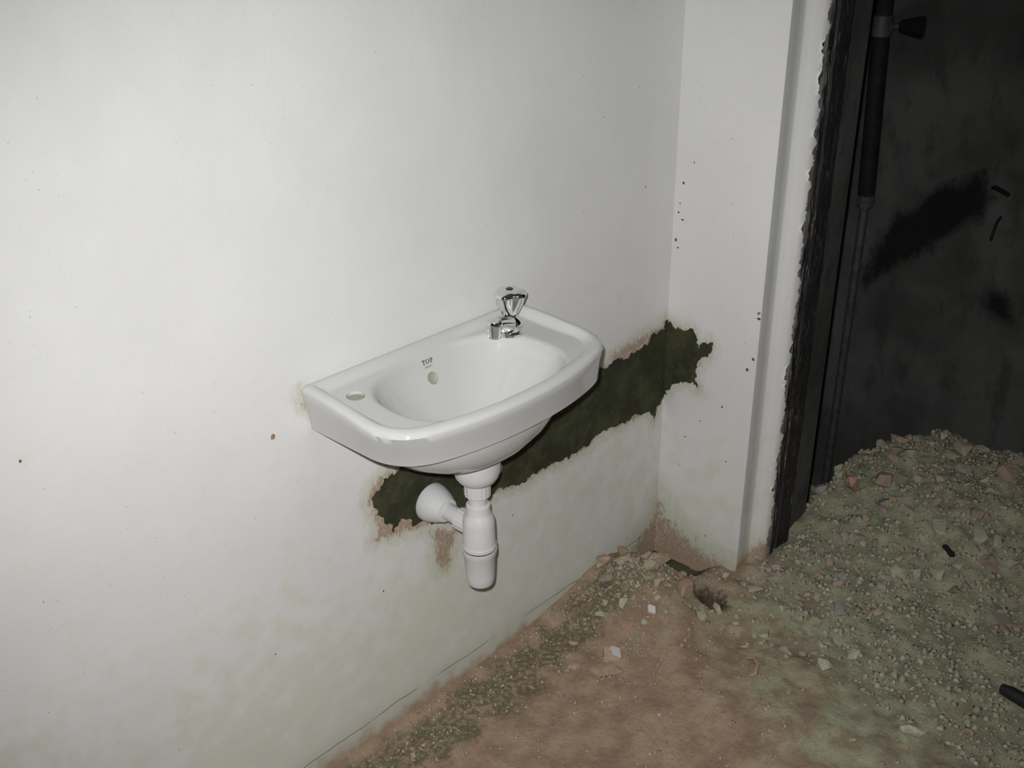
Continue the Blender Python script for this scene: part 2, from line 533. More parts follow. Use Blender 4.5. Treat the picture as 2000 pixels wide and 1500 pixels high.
def cement_patch(poly, place, seed, parent, mat, amp=0.006, thick=0.0022, clamp=None):
    """a ragged skin of cement trowelled over a wall chase"""
    pts = []
    n = len(poly)
    for i in range(n):
        a = np.array(poly[i]); b = np.array(poly[(i + 1) % n])
        L = np.hypot(*(b - a)); k = max(1, int(L / 0.002))
        for j in range(k):
            p = a + (b - a) * j / k
            d = np.array([fbm(p[0] * 60, p[1] * 60, seed, 4, 0.6), fbm(p[0] * 60, p[1] * 60, seed + 9, 4, 0.6)]) * amp * 2.2
            q = p + d
            if clamp is not None:
                q[0] = min(q[0], clamp)
                if abs(p[0] - clamp) < 1e-6:
                    q[0] = clamp
            pts.append(q)
    tris = tessellate_polygon([[Vector((p[0], p[1], 0)) for p in pts]])
    P = np.array(pts); m = len(P)
    h = thick
    top = place(P[:, 0], P[:, 1], np.full(m, h)); bot = place(P[:, 0], P[:, 1], np.full(m, -0.002))
    verts = list(top) + list(bot)
    faces = [tuple(t) for t in tris]
    faces += [(i, (i + 1) % m, (i + 1) % m + m, i + m) for i in range(m)]
    bm = bmesh.new()
    vs = [bm.verts.new(v) for v in verts]
    for f in faces:
        if len(set(f)) == len(f):
            try: bm.faces.new([vs[i] for i in f])
            except ValueError: pass
    o = bm_obj('cement_patch', bm, mat, parent)
    return o


def chip(center, size, place, parent, mat, seed):
    r = random.Random(seed)
    n = 9
    el = r.uniform(0.5, 1.0); rot = r.uniform(0, 3.14)
    ring = []
    for i in range(n):
        a = 2 * math.pi * i / n
        rad = size * r.uniform(0.65, 1.15)
        px, py = rad * math.cos(a) * el, rad * math.sin(a)
        ring.append((center[0] + px * math.cos(rot) - py * math.sin(rot), center[1] + px * math.sin(rot) + py * math.cos(rot)))
    P = np.array(ring)
    inner = (P - P.mean(0)) * 0.7 + P.mean(0)
    top = place(inner[:, 0], inner[:, 1], np.full(n, 0.0011)); bot = place(P[:, 0], P[:, 1], np.full(n, -0.001))
    verts = list(top) + list(bot)
    faces = [tuple(range(n))] + [(i, (i + 1) % n, (i + 1) % n + n, i + n) for i in range(n)]
    bm = bmesh.new()
    vs = [bm.verts.new(v) for v in verts]
    for f in faces:
        bm.faces.new([vs[i] for i in f])
    return bm_obj('paint_chip', bm, mat, parent)


# ------------------------------------------------------------------ the setting: walls
X1 = 1.828      # plane of the doorway wall
Y1 = -0.245     # face of the door reveal
XF = 2.8        # wall of the room beyond


def place_left(u, v, h):
    return np.stack([u, -np.asarray(h), v], 1)


def relief_left(u, v):
    return 0.004 * fbm(u * 2.5, v * 2.5, 3, 3) * smooth(X1, X1 - 0.15, u)


def mud_left(u, v):
    d = sdf(PATCH_A, u, v) - 0.006
    for p in (STREAK, HALO1, HALO2, HALO3, CORNER_A):
        k = sdf(p, u, v)
        d = np.minimum(d, k * 0.4 + 0.006 if p is CORNER_A else k + (0.004 if p is not STREAK else 0.002))
    return d


us = axis_coords([(-2.0, 0.2), (0.3, 0.04), (0.75, 0.008), X1])
vs = axis_coords([(-0.15, 0.03), (-0.06, 0.012), (0.2, 0.008), (0.8, 0.05), (1.6, 0.2), 2.5])
wall_left = wall_grid('wall_left', us, vs, place_left, M['plaster_left'], mud_left, relief_left)
tag(wall_left, 'white painted plaster wall that carries the washbasin', kind='structure')
cement_patch(PATCH_A, place_left, 1.0, wall_left, M['cement'], clamp=X1)
for i, (p, s) in enumerate([((0.754, 0.719), 0.006), ((0.373, 0.84), 0.0035), ((0.945, 0.30), 0.003), ((1.72, 0.93), 0.003),
                            ((0.70, 0.30), 0.002), ((1.30, 0.30), 0.002)]):
    chip(p, s, place_left, wall_left, M['chip_rust'] if i == 0 else M['chip'], i)


def place_right(u, v, h):
    return np.stack([X1 - np.asarray(h), u, v], 1)


def relief_right(u, v):
    return 0.003 * fbm(u * 4, v * 3, 8, 3) * smooth(0, -0.05, u) * smooth(Y1, Y1 + 0.05, u)


def mud_right(u, v):
    return np.minimum(sdf(PATCH_B, u, v) + 0.002, sdf(CORNER_B, u, v) * 0.4 + 0.006)


us = axis_coords([(Y1, 0.006), 0.0])
vs = axis_coords([(-0.15, 0.03), (-0.06, 0.01), (0.65, 0.05), (1.6, 0.2), 2.5])
wall_right = wall_grid('wall_right', us, vs, place_right, M['plaster'], mud_right, relief_right)
tag(wall_right, 'narrow white nib wall between the corner and the doorway', kind='structure')
cement_patch(PATCH_B, place_right, 5.0, wall_right, M['cement'], clamp=0.0)
CH = [(-0.048, 0.97, 4), (-0.084, 0.961, 3.5), (-0.022, 0.92, 5), (-0.016, 0.874, 3), (-0.014, 0.852, 4), (-0.026, 0.838, 5.5),
      (-0.01, 0.788, 5), (-0.017, 0.771, 4), (-0.129, 1.074, 2), (-0.158, 0.697, 2), (-0.238, 0.672, 6), (-0.24, 0.66, 6),
      (-0.223, 0.532, 5), (-0.236, 0.562, 5), (-0.167, 0.418, 3), (-0.05, 0.32, 4), (-0.071, 0.303, 3), (-0.037, 0.045, 5),
      (-0.11, 0.36, 2.5), (-0.19, 0.28, 2), (-0.06, 0.22, 2), (-0.15, 0.05, 3.5)]
for i, (u, v, s) in enumerate(CH):
    chip((u, v), s * 0.001, place_right, wall_right, M['chip_rust'] if i in (10,) else M['chip'], 40 + i)

# door reveal: flat plaster, then a fillet of plaster feathered up onto the frame
def reveal_mesh():
    prof = [(X1, Y1), (X1 + 0.004, Y1 - 0.0006), (1.860, Y1 + 0.0030), (1.884, Y1 + 0.0055), (1.889, Y1 + 0.0035), (1.898, Y1 - 0.0075),
            (1.909, Y1 - 0.0200), (1.916, Y1 - 0.0255), (1.922, Y1 - 0.0262)]
    zs = list(np.arange(-0.12, 2.12, 0.0045))
    verts = []; faces = []
    for z in zs:
        for k, (x, y) in enumerate(prof):
            w = 0.004 * fbm(z * 4, k * 0.3, 2.0, 3)
            e = 0.017 * float(fbm(z * 22, 0.0, 4.0, 6, 0.78)) if k == len(prof) - 1 else 0
            if k == 0: w = 0
            verts.append((x + w * (0.4 if k < 3 else 1.0) + e, y, z))
    n = len(prof)
    for j in range(len(zs) - 1):
        for k in range(n - 1):
            faces.append((j * n + k, j * n + k + 1, (j + 1) * n + k + 1, (j + 1) * n + k))
    return verts, faces


v, f = reveal_mesh()
rev = mesh_obj('door_reveal', v, f, M['plaster'], wall_right, smooth_shade=True)
a = rev.data.attributes.new('mud', 'FLOAT', 'POINT')
co = np.array(v)
a.data.foreach_set('value', (co[:, 2] - 0.012 - 0.03 * smooth(1.87, 1.92, co[:, 0])).astype(np.float32))

# masonry behind the frame, wall on the far side of the doorway and over it
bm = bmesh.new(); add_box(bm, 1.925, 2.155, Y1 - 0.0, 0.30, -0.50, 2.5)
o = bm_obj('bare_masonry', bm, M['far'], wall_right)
bm = bmesh.new(); add_box(bm, X1, 2.155, -2.6, -1.12, -0.12, 2.5)
add_box(bm, X1 + 0.001, 2.154, -1.12, Y1, 2.12, 2.5)
o = bm_obj('doorway_surround', bm, M['plaster'], wall_right)
a = o.data.attributes.new('mud', 'FLOAT', 'POINT')
a.data.foreach_set('value', np.full(len(o.data.vertices), 0.5, np.float32))

# black timber door frame
door = empty('door_1', (1.96, Y1, 0.0))
tag(door, 'scuffed black timber door frame at the edge of the dark doorway', kind='structure')


def jamb_mesh(sgn, y_face, y_back):
    """a timber jamb with a rebate, its edges knocked about"""
    prof = [(1.912, y_back), (1.912, y_face + 0.002 * sgn), (1.915, y_face), (1.962, y_face), (1.965, y_face + 0.006 * sgn),
            (1.973, y_face + 0.006 * sgn), (1.976, y_face), (2.033, y_face), (2.037, y_face + 0.003 * sgn), (2.037, y_back)]
    zs = list(np.arange(-0.10, 2.10, 0.008))
    verts = []; faces = []
    for z in zs:
        for k, (x, y) in enumerate(prof):
            wx = wy = 0.0
            if 1 <= k <= 8:
                wy = sgn * 0.0035 * abs(float(fbm(z * 25, k * 1.7, 11 + sgn, 4, 0.6)))
                wx = 0.004 * float(fbm(z * 18, k * 0.9, 21, 4, 0.6)) * (0.0 if k < 3 else 0.6)
            verts.append((x + wx, y + wy, z))
    n = len(prof)
    for j in range(len(zs) - 1):
        for k in range(n - 1):
            faces.append((j * n + k, j * n + k + 1, (j + 1) * n + k + 1, (j + 1) * n + k))
    faces.append(tuple(range(n)))
    faces.append(tuple((len(zs) - 1) * n + i for i in reversed(range(n))))
    return verts, faces


for sgn, yf, yb in ((1, Y1 - 0.0225, Y1 + 0.03), (-1, -1.10, -1.15)):
    v, f = jamb_mesh(sgn, yf, yb)
    j = mesh_obj('jamb', v, f, M['frame'])
    set_world_parent(j, door)
bm = bmesh.new(); add_box(bm, 1.914, 2.037, -1.13, Y1, 2.07, 2.12)
h = bm_obj('head', bm, M['frame']); set_world_parent(h, door)

# the rest of the near room, behind and beside the photographer
def plain_wall(name, x0, x1, y0, y1, z0, z1, label):
    bm = bmesh.new(); add_box(bm, x0, x1, y0, y1, z0, z1)
    o = bm_obj(name, bm, M['plain'])
    a = o.data.attributes.new('mud', 'FLOAT', 'POINT')
    a.data.foreach_set('value', np.full(len(o.data.vertices), 0.5, np.float32))
    return tag(o, label, kind='structure')


plain_wall('wall_front', -2.1, X1, -2.7, -2.6, -0.12, 2.5, 'white plaster wall behind the photographer')
plain_wall('wall_side', -2.1, -2.0, -2.6, 0.0, -0.12, 2.5, 'white plaster wall far to the left of the washbasin')
plain_wall('ceiling', -2.1, X1, -2.7, 0.0, 2.5, 2.6, 'white plaster ceiling of the near room')

# far room wall
def place_far(u, v, h):
    return np.stack([XF - np.asarray(h), u, v], 1)


us = axis_coords([(-2.6, 0.3), (-1.0, 0.015), (0.4, 0.2), 1.2])
vs = axis_coords([(-0.50, 0.02), (1.2, 0.2), 2.5])
wall_back = wall_grid('wall_back', us, vs, place_far, M['far_dark_patch'], lambda u, v: np.minimum(sdf(PATCH_C, u, v), sdf(PATCH_D, u, v)),
                      lambda u, v: 0.006 * fbm(u * 4, v * 4, 6, 3))
tag(wall_back, 'rough dark grey wall of the unlit room beyond the doorway', kind='structure')

# ------------------------------------------------------------------ the setting: floor
def terrain(x, y):
    x = np.asarray(x, float); y = np.asarray(y, float)
    h = 0.014 * fbm(x * 5, y * 5, 1.0, 4) + 0.010 * fbm(x * 22, y * 22, 4.0, 3)
    rough = smooth(1.35, 1.75, x - 0.3 * (y + 0.3))
    h = h * (0.45 + 0.9 * rough)
    h = h - 0.050 + 0.040 * smooth(1.20, 1.60, x - 0.10 * (y + 0.2))
    near = np.exp(-((x - 1.60) / 0.115) ** 2 - ((y + 0.135) / 0.12) ** 2)
    h = h + 0.062 * near
    trench = smooth(1.690, 1.745, x) * smooth(-0.21, -0.13, y) * smooth(1.95, 1.85, x)
    h = h - 0.055 * trench
    h = h - 0.055 * np.exp(-(((x - 1.705) / 0.030) ** 2 + ((y + 0.262) / 0.030) ** 2))
    h = h - 0.018 * np.exp(-(((x - 1.61) / 0.08) ** 2 + ((y + 0.36) / 0.05) ** 2))
    # rubble banked up in the far room
    h = h + 0.085 * smooth(2.02, 2.45, x) * smooth(3.0, 2.55, x) * smooth(-0.02, -0.40, y) + 0.03 * smooth(1.95, 2.3, x) * fbm(x * 9, y * 9, 12, 3)
    # trench dug for the pipes along the left of the far room
    h = h - 0.34 * smooth(2.08, 2.20, x) * smooth(-0.235, -0.175, y + 0.10 * smooth(2.45, 2.75, x) + 0.02 * fbm(x * 9, y * 9, 31, 3))
    # drift against the long wall
    h = h + 0.010 * smooth(-0.05, 0.0, y) * smooth(1.75, 1.6, x)
    return h


xs = axis_coords([(-2.2, 0.25), (0.4, 0.03), (0.7, 0.0085), (2.82, 0.1), 3.0])
ys = axis_coords([(-3.0, 0.25), (-1.35, 0.03), (-1.05, 0.0085), (0.02, 0.04), (0.3, 0.2), 1.3])
XX, YY = np.meshgrid(xs, ys)
x = XX.ravel(); y = YY.ravel()
z = terrain(x, y)
nx = len(xs)
faces = [(j * nx + i, j * nx + i + 1, (j + 1) * nx + i + 1, (j + 1) * nx + i) for j in range(len(ys) - 1) for i in range(nx - 1)]
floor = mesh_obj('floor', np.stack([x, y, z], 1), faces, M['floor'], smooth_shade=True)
tag(floor, 'unfinished earth floor strewn with rubble and dust', kind='structure')

# ------------------------------------------------------------------ washbasin
ZR = 0.792
BX = 1.060


def d_outline(xlb, xlf, xrb, xrf, yb, ys_, yf, rf, rb, n_side=14, n_corner=16, n_front=44, n_back=40):
    """closed outline: left side (back to front), bowed front, right side, straight back"""
    def front(xx):
        c = 0.5 * (xlf + xrf); w = 0.5 * (xrf - xlf)
        s = np.clip(abs((xx - c) / w), 0, 1)
        return yf + (ys_ - yf) * s ** 2.2
    ctrl = [(xlb, yb), (xlf, ys_)] + [(xx, float(front(xx))) for xx in np.linspace(xlf, xrf, 33)[1:-1]] + [(xrf, ys_), (xrb, yb)]
    P = [np.array(c) for c in ctrl]

    def fillet(a, p, b, r, n):
        u = (a - p) / np.linalg.norm(a - p); v = (b - p) / np.linalg.norm(b - p)
        p0 = p + u * r; p1 = p + v * r
        return [p0 * (1 - t) ** 2 + p * 2 * t * (1 - t) + p1 * t * t for t in np.linspace(0, 1, n)]
    # front curve as dense polyline; corners cut where the fillet begins
    fr = [np.array((xx, float(front(xx)))) for xx in np.linspace(xlf + rf * 1.05, xrf - rf * 1.05, n_front)]
    out = []
    lb = fillet(np.array((xrb, yb)), np.array((xlb, yb)), np.array((xlf, ys_)), rb, 6)
    out += lb
    c1 = fillet(np.array((xlb, yb)), np.array((xlf, ys_ - 0.004)), fr[0], rf, n_corner)
    out += [lb[-1] + (c1[0] - lb[-1]) * t for t in np.linspace(0, 1, n_side)[1:-1]]
    out += c1
    out += fr[1:-1] if np.linalg.norm(c1[-1] - fr[0]) < 0.006 else fr
    c2 = fillet(fr[-1], np.array((xrf, ys_ - 0.004)), np.array((xrb, yb)), rf, n_corner)
    out += c2
    rbk = fillet(np.array((xrf, ys_)), np.array((xrb, yb)), np.array((xlb, yb)), rb, 6)
    out += [c2[-1] + (rbk[0] - c2[-1]) * t for t in np.linspace(0, 1, n_side)[1:-1]]
    out += rbk
    out += [rbk[-1] + (lb[0] - rbk[-1]) * t for t in np.linspace(0, 1, n_back)[1:-1]]
    return np.array(out)


TOP = dict(xlb=0.812, xlf=0.805, xrb=1.320, xrf=1.324, yb=-0.001, ys_=-0.238, yf=-0.291, rf=0.072, rb=0.010)
O_top = d_outline(**TOP)
N = len(O_top)
poly_in = O_top[::4]


def lip_distance(x, y):
    """distance to the rim outline leaving out the wall side (except at the raised right-hand end)"""
    tl = np.clip(-y / 0.238, 0, 1)
    dl = x - (TOP['xlb'] + (TOP['xlf'] - TOP['xlb']) * tl)
    dr = (TOP['xrb'] + (TOP['xrf'] - TOP['xrb']) * tl) - x
    d_all = -sdf(poly_in, x, y)
    db = -y + 0.2 * smooth(1.245, 1.205, x)
    side = np.where(-y < d_all + 1e-4, np.minimum(np.minimum(dl, dr), db), d_all)
    return np.minimum(np.maximum(d_all, side), np.where(-y <= d_all + 1e-4, side, d_all))


DC = (1.066, -0.150)      # waste outlet


def basin_z(x, y):
    x = np.asarray(x, float); y = np.asarray(y, float)
    d = lip_distance(x, y)
    lw = 0.014 + 0.002 * smooth(-0.18, -0.27, y)
    lip = 1 - smooth(lw, lw + 0.020, d)
    rnd = 0.010 * (1 - np.sqrt(np.clip(1 - (1 - np.clip(d / 0.014, 0, 1)) ** 2, 0, 1)))
    back_edge = 0.0
    deck = ZR - 0.012 + 0.10 * np.maximum(y, -0.10) * 0.6
    # bowl: soft superellipse
    ex = (x - 1.052) / np.where(x < 1.052, 0.178, 0.190); ey = (y + 0.152) / np.where(y > -0.152, 0.126, 0.122)
    r = (np.abs(ex) ** 2.6 + np.abs(ey) ** 2.6) ** (1 / 2.6)
    drop = 0.142 * np.clip(1 - r ** 1.9, 0, 1) ** 1.15
    drop = drop * smooth(1.0, 0.86, r) + 0.0
    z = deck - drop
    zrim = ZR - 0.009 * smooth(-0.04, -0.26, y)
    z = np.where(lip > 0, z * (1 - lip) + zrim * lip, z)
    return z - rnd


NT_ = 84
rings = []
tt = np.concatenate([np.linspace(0.10, 0.80, 46), np.linspace(0.80, 1.0, NT_ - 45)[1:]])
C = np.array(DC)
for t in tt:
    P = C + (O_top - C) * t
    rings.append(np.column_stack([P, basin_z(P[:, 0], P[:, 1])]))
bm = bmesh.new()
loops = []
for rg in rings:
    loops.append([bm.verts.new(p) for p in rg])
# apron and underside
O_bot = d_outline(0.824, 0.832, 1.328, 1.336, -0.001, -0.221, -0.271, 0.076, 0.010)
z_top_edge = rings[-1][:, 2]
for s in (0.25, 0.55, 0.85):
    P = O_top * (1 - s) + O_bot * s
    loops.append([bm.verts.new((P[i, 0], P[i, 1], z_top_edge[i] * (1 - s) + 0.711 * s)) for i in range(N)])
P = O_bot
loops.append([bm.verts.new((P[i, 0], P[i, 1], 0.708)) for i in range(N)])
cen = np.array((1.060, -0.13))
P2 = cen + (O_bot - cen) * 0.975
P2[:, 1] = np.minimum(P2[:, 1], -0.001)
loops.append([bm.verts.new((P2[i, 0], P2[i, 1], 0.7065)) for i in range(N)])
P2 = cen + (O_bot - cen) * 0.955
loops.append([bm.verts.new((P2[i, 0], P2[i, 1], 0.711)) for i in range(N)])
ang = np.arctan2((O_bot - C)[:, 1], (O_bot - C)[:, 0])
for (ax_, ay_, zz, cx_, cy_) in ((0.206, 0.126, 0.714, 1.064, -0.130), (0.200, 0.123, 0.700, 1.064, -0.131), (0.188, 0.117, 0.681, 1.064, -0.132),
                                 (0.162, 0.103, 0.657, 1.064, -0.137), (0.116, 0.080, 0.632, 1.065, -0.142), (0.070, 0.056, 0.617, 1.066, -0.146),
                                 (0.046, 0.044, 0.610, 1.0665, -0.146)):
    r = 1.0 / ((np.abs(np.cos(ang)) / ax_) ** 2.3 + (np.abs(np.sin(ang)) / ay_) ** 2.3) ** (1 / 2.3)
    loops.append([bm.verts.new((cx_ + r[i] * math.cos(ang[i]), cy_ + r[i] * math.sin(ang[i]), zz)) for i in range(N)])
for k in range(len(loops) - 1):
    for i in range(N):
        j = (i + 1) % N
        bm.faces.new((loops[k][i], loops[k][j], loops[k + 1][j], loops[k + 1][i]))
bm.faces.new(list(reversed(loops[0]))); bm.faces.new(loops[-1])
bowl = bm_obj('bowl', bm, M['ceramic'], smooth_shade=True)

# holes: spare tap hole and the overflow, cut as real cavities
def cutter(center, axis, r, length):
    bm = bmesh.new()
    add_lathe(bm, [(r, -length / 2), (r, length / 2)], center, axis, 40)
    return bm_obj('cutter', bm)


HOLE = (0.871, -0.074)
hz = float(basin_z(np.array([HOLE[0]]), np.array([HOLE[1]]))[0])
OV = (1.056, -0.052)


def surf(x, y):
    e = 0.002
    zc = float(basin_z(np.array([x]), np.array([y]))[0])
    gx = (float(basin_z(np.array([x + e]), np.array([y]))[0]) - float(basin_z(np.array([x - e]), np.array([y]))[0])) / (2 * e)
    gy = (float(basin_z(np.array([x]), np.array([y + e]))[0]) - float(basin_z(np.array([x]), np.array([y - e]))[0])) / (2 * e)
    return Vector((x, y, zc)), Vector((-gx, -gy, 1)).normalized()


ov_p, ov_n = surf(*OV)
for c in (cutter((HOLE[0], HOLE[1], hz), (0, 0, 1), 0.0155, 0.052), cutter(ov_p, ov_n, 0.0115, 0.020)):
    md = bowl.modifiers.new('cut', 'BOOLEAN')
    md.operation = 'DIFFERENCE'; md.object = c; md.solver = 'EXACT'
    dg = bpy.context.evaluated_depsgraph_get()
    me = bpy.data.meshes.new_from_object(bowl.evaluated_get(dg))
    bowl.modifiers.clear()
    bowl.data = me
    bpy.data.objects.remove(c)
for e in bowl.data.edges:
    e.use_edge_sharp = False
bm = bmesh.new(); bm.from_mesh(bowl.data)
for f in bm.faces: f.smooth = True
for e in bm.edges:
    e.smooth = not (len(e.link_faces) == 2 and e.calc_face_angle(0) > math.radians(50))
bm.to_mesh(bowl.data); bm.free()
bowl.name = 'bowl'
basin = empty('washbasin', (BX, 0.0, 0.607))
tag(basin, 'white ceramic washbasin fixed to the plaster wall', 'washbasin')
set_world_parent(bowl, basin)
dr = lathe('drain_ring', [(0.034, 0.0), (0.034, 0.002), (0.028, 0.004), (0.020, 0.001), (0.020, -0.004)], M['chrome'], basin,
           (DC[0], DC[1], float(basin_z(np.array([DC[0]]), np.array([DC[1]]))[0]) - 0.0005), seg=36)
plug = lathe('tap_hole_plug', [(0.0140, -0.020), (0.0140, -0.0045), (0.0125, -0.0030), (0.0002, -0.0028)], M['hole'], basin, (HOLE[0], HOLE[1], hz), seg=36)
plug['label'] = 'dull plug in the unused tap hole'
lin = lathe('overflow_lining', [(0.0113, -0.0095), (0.0113, -0.009), (0.0002, -0.0088)], M['hole'], basin, ov_p, ov_n, seg=30)

# printed maker's mark above the overflow
LET_P, LET_N = surf(1.056, -0.040)


def letter_polys():
    T = [[(0.0, .82), (.9, .82), (.9, 1), (0, 1)], [(.35, .1), (.55, .1), (.55, .85), (.35, .85)], [(.2, 0), (.7, 0), (.7, .1), (.2, .1)],
         [(0, .62), (.09, .62), (.09, .85), (0, .85)], [(.81, .62), (.9, .62), (.9, .85), (.81, .85)]]
    O_ = []
    n = 22
    for i in range(n):
        a0, a1 = 2 * math.pi * i / n, 2 * math.pi * (i + 1) / n
        ro = lambda a: (1.55 + .5 * math.cos(a), .5 + .51 * math.sin(a))
        ri = lambda a: (1.55 + .28 * math.cos(a), .5 + .40 * math.sin(a))
        O_.append([ri(a0), ro(a0), ro(a1), ri(a1)])
    Pp = [[(2.38, .1), (2.58, .1), (2.58, .95), (2.38, .95)], [(2.22, 0), (2.76, 0), (2.76, .1), (2.22, .1)], [(2.22, .9), (2.62, .9), (2.62, 1), (2.22, 1)]]
    n = 12
    for i in range(n):
        a0, a1 = -math.pi / 2 + math.pi * i / n, -math.pi / 2 + math.pi * (i + 1) / n
        ro = lambda a: (2.62 + .36 * math.cos(a), .70 + .30 * math.sin(a))
        ri = lambda a: (2.60 + .17 * math.cos(a), .70 + .19 * math.sin(a))
        Pp.append([ri(a0), ro(a0), ro(a1), ri(a1)])
    Pp.append([(2.55, .4), (2.64, .4), (2.64, .52), (2.55, .52)]); Pp.append([(2.55, .89), (2.64, .89), (2.64, 1), (2.55, 1)])
    return T + O_ + Pp


bm = bmesh.new()
px = Vector((1, 0, 0)); py = LET_N.cross(px).normalized()
SZ = 0.0082


def put(poly, ox, oy, s):
    vs = []
    for (a_, b_) in poly:
        q = LET_P + px * (ox + a_ * s) + py * (oy + b_ * s)
        zz = float(basin_z(np.array([q.x]), np.array([q.y]))[0])
        vs.append(bm.verts.new((q.x, q.y, zz + 0.0004)))
    bm.faces.new(vs)


for pl in letter_polys():
    put(pl, -0.012, 0.000, SZ)
fc = bpy.data.curves.new('mark', 'FONT'); fc.body = 'MODY'; fc.size = 1.0
fo = bpy.data.objects.new('mark', fc); COL.objects.link(fo)
tm = bpy.data.meshes.new_from_object(fo.evaluated_get(bpy.context.evaluated_depsgraph_get()))
wx = max(v.co.x for v in tm.vertices)
for p in tm.polygons:
    put([(tm.vertices[i].co.x / wx, tm.vertices[i].co.y / wx) for i in p.vertices], -0.0085, -0.0075, 0.017)
bpy.data.objects.remove(fo)
bmesh.ops.recalc_face_normals(bm, faces=bm.faces)
let = bm_obj('lettering', bm, M['ink']); set_world_parent(let, basin)
let['label'] = 'dark printed letters reading TOP'

# ------------------------------------------------------------------ pillar tap
TX, TY = 1.226, -0.078
tz = float(basin_z(np.array([TX]), np.array([TY]))[0])
tap = empty('pillar_tap', (TX, TY, tz))
tag(tap, 'chrome pillar tap with a lobed knob on the right of the washbasin', 'tap')
lathe('base_flange', [(0.0245, -0.001), (0.0245, 0.003), (0.0225, 0.0050), (0.018, 0.006)], M['chrome'], tap, (TX, TY, tz), seg=44)
lathe('body', [(0.0200, 0.004), (0.0225, 0.010), (0.0228, 0.018), (0.0205, 0.025), (0.0150, 0.031), (0.0110, 0.034), (0.0100, 0.040)],
      M['chrome'], tap, (TX, TY, tz), seg=44)
sd = Vector((-0.90, -0.30, 0)).normalized()
s0 = Vector((TX, TY, tz + 0.016))
sp = [s0 + sd * d + Vector((0, 0, h)) for d, h in ((0.0, 0.0), (0.018, 0.006), (0.034, 0.013), (0.048, 0.018), (0.060, 0.020))]
tube('spout', sp, [0.0185, 0.0175, 0.0150, 0.0138, 0.0130], M['chrome'], tap, 28)
ae = s0 + sd * 0.063 + Vector((0, 0, 0.012))
lathe('aerator', [(0.0108, -0.0115), (0.0128, -0.010), (0.0128, 0.000), (0.0142, 0.001), (0.0146, 0.004), (0.0146, 0.017), (0.0135, 0.0195), (0.009, 0.0205)],
      M['chrome'], tap, ae, seg=36)


def lobes(a, k, h):
    s = min(1.0, max(0.0, (h - 0.002) / 0.020))
    return 1.0 - 0.24 * s * (0.5 + 0.5 * math.cos(3 * (a - 4.15))) ** 3.0


lathe('handle', [(0.0105, 0.0), (0.0130, 0.002), (0.0165, 0.008), (0.0215, 0.018), (0.0265, 0.028), (0.0305, 0.038), (0.0318, 0.042),
                 (0.0316, 0.045), (0.0290, 0.0480), (0.0220, 0.0505), (0.0120, 0.0520), (0.0055, 0.0522)],
      M['chrome'], tap, (TX, TY, tz + 0.033), seg=96, lobe_fn=lobes, angle=60)
cap_o = lathe('index_cap', [(0.0068, 0.0), (0.0068, 0.0012), (0.0055, 0.0022)], M['knob'], tap, (TX, TY, tz + 0.0845), seg=24)
cap_o['label'] = 'small dark disc on top of the knob'

# ------------------------------------------------------------------ bottle trap
QX, QY = 1.0665, -0.146
trap = empty('bottle_trap', (QX, QY, 0.32))
tag(trap, 'white plastic bottle trap hanging under the washbasin', 'bottle trap')
W_ = M['plastic']
lathe('waste_flange', [(0.0430, 0.6095), (0.0435, 0.588), (0.0425, 0.578), (0.0395, 0.568), (0.0335, 0.559), (0.0250, 0.554)], W_, trap, (QX, QY, 0))


def hexy(a, k, h):
    return 1.0 + 0.018 * (1 if math.cos(18 * a) > 0 else -1)


lathe('union_nut', [(0.0225, 0.526), (0.0240, 0.5275), (0.0242, 0.553), (0.0225, 0.5555)], W_, trap, (QX, QY, 0), seg=72, lobe_fn=hexy, angle=30)
lathe('tail_pipe', [(0.0170, 0.480), (0.0170, 0.535)], W_, trap, (QX, QY, 0))
lathe('trap_body', [(0.0190, 0.508), (0.0222, 0.506), (0.0225, 0.489), (0.0235, 0.487), (0.0285, 0.478), (0.0300, 0.468), (0.0305, 0.428),
                    (0.0312, 0.4215), (0.0322, 0.4205), (0.0322, 0.4140), (0.0300, 0.4130)], W_, trap, (QX, QY, 0))
lathe('seal_ring', [(0.0312, 0.4105), (0.0316, 0.4110), (0.0316, 0.4140), (0.0312, 0.4145)], M['rubber'], trap, (QX, QY, 0))
lathe('trap_cup', [(0.0200, 0.331), (0.0245, 0.333), (0.0262, 0.338), (0.0275, 0.350), (0.0300, 0.396), (0.0325, 0.4005), (0.0328, 0.4105), (0.0300, 0.412)],
      W_, trap, (QX, QY, 0))
OZ = 0.452
lathe('outlet_nut', [(0.0180, 0.022), (0.0215, 0.024), (0.0220, 0.050), (0.0200, 0.052)], W_, trap, (QX, QY, OZ), (0, 1, 0), 72, 30, hexy)
lathe('outlet_pipe', [(0.0165, 0.01), (0.0165, 0.146)], W_, trap, (QX, QY, OZ), (0, 1, 0))
lathe('wall_rosette', [(0.0175, 0.085), (0.0235, 0.086), (0.0310, 0.101), (0.0368, 0.118), (0.0388, 0.129), (0.0388, 0.1325), (0.0375, 0.134)],
      W_, trap, (QX, QY, OZ), (0, 1, 0), 52)

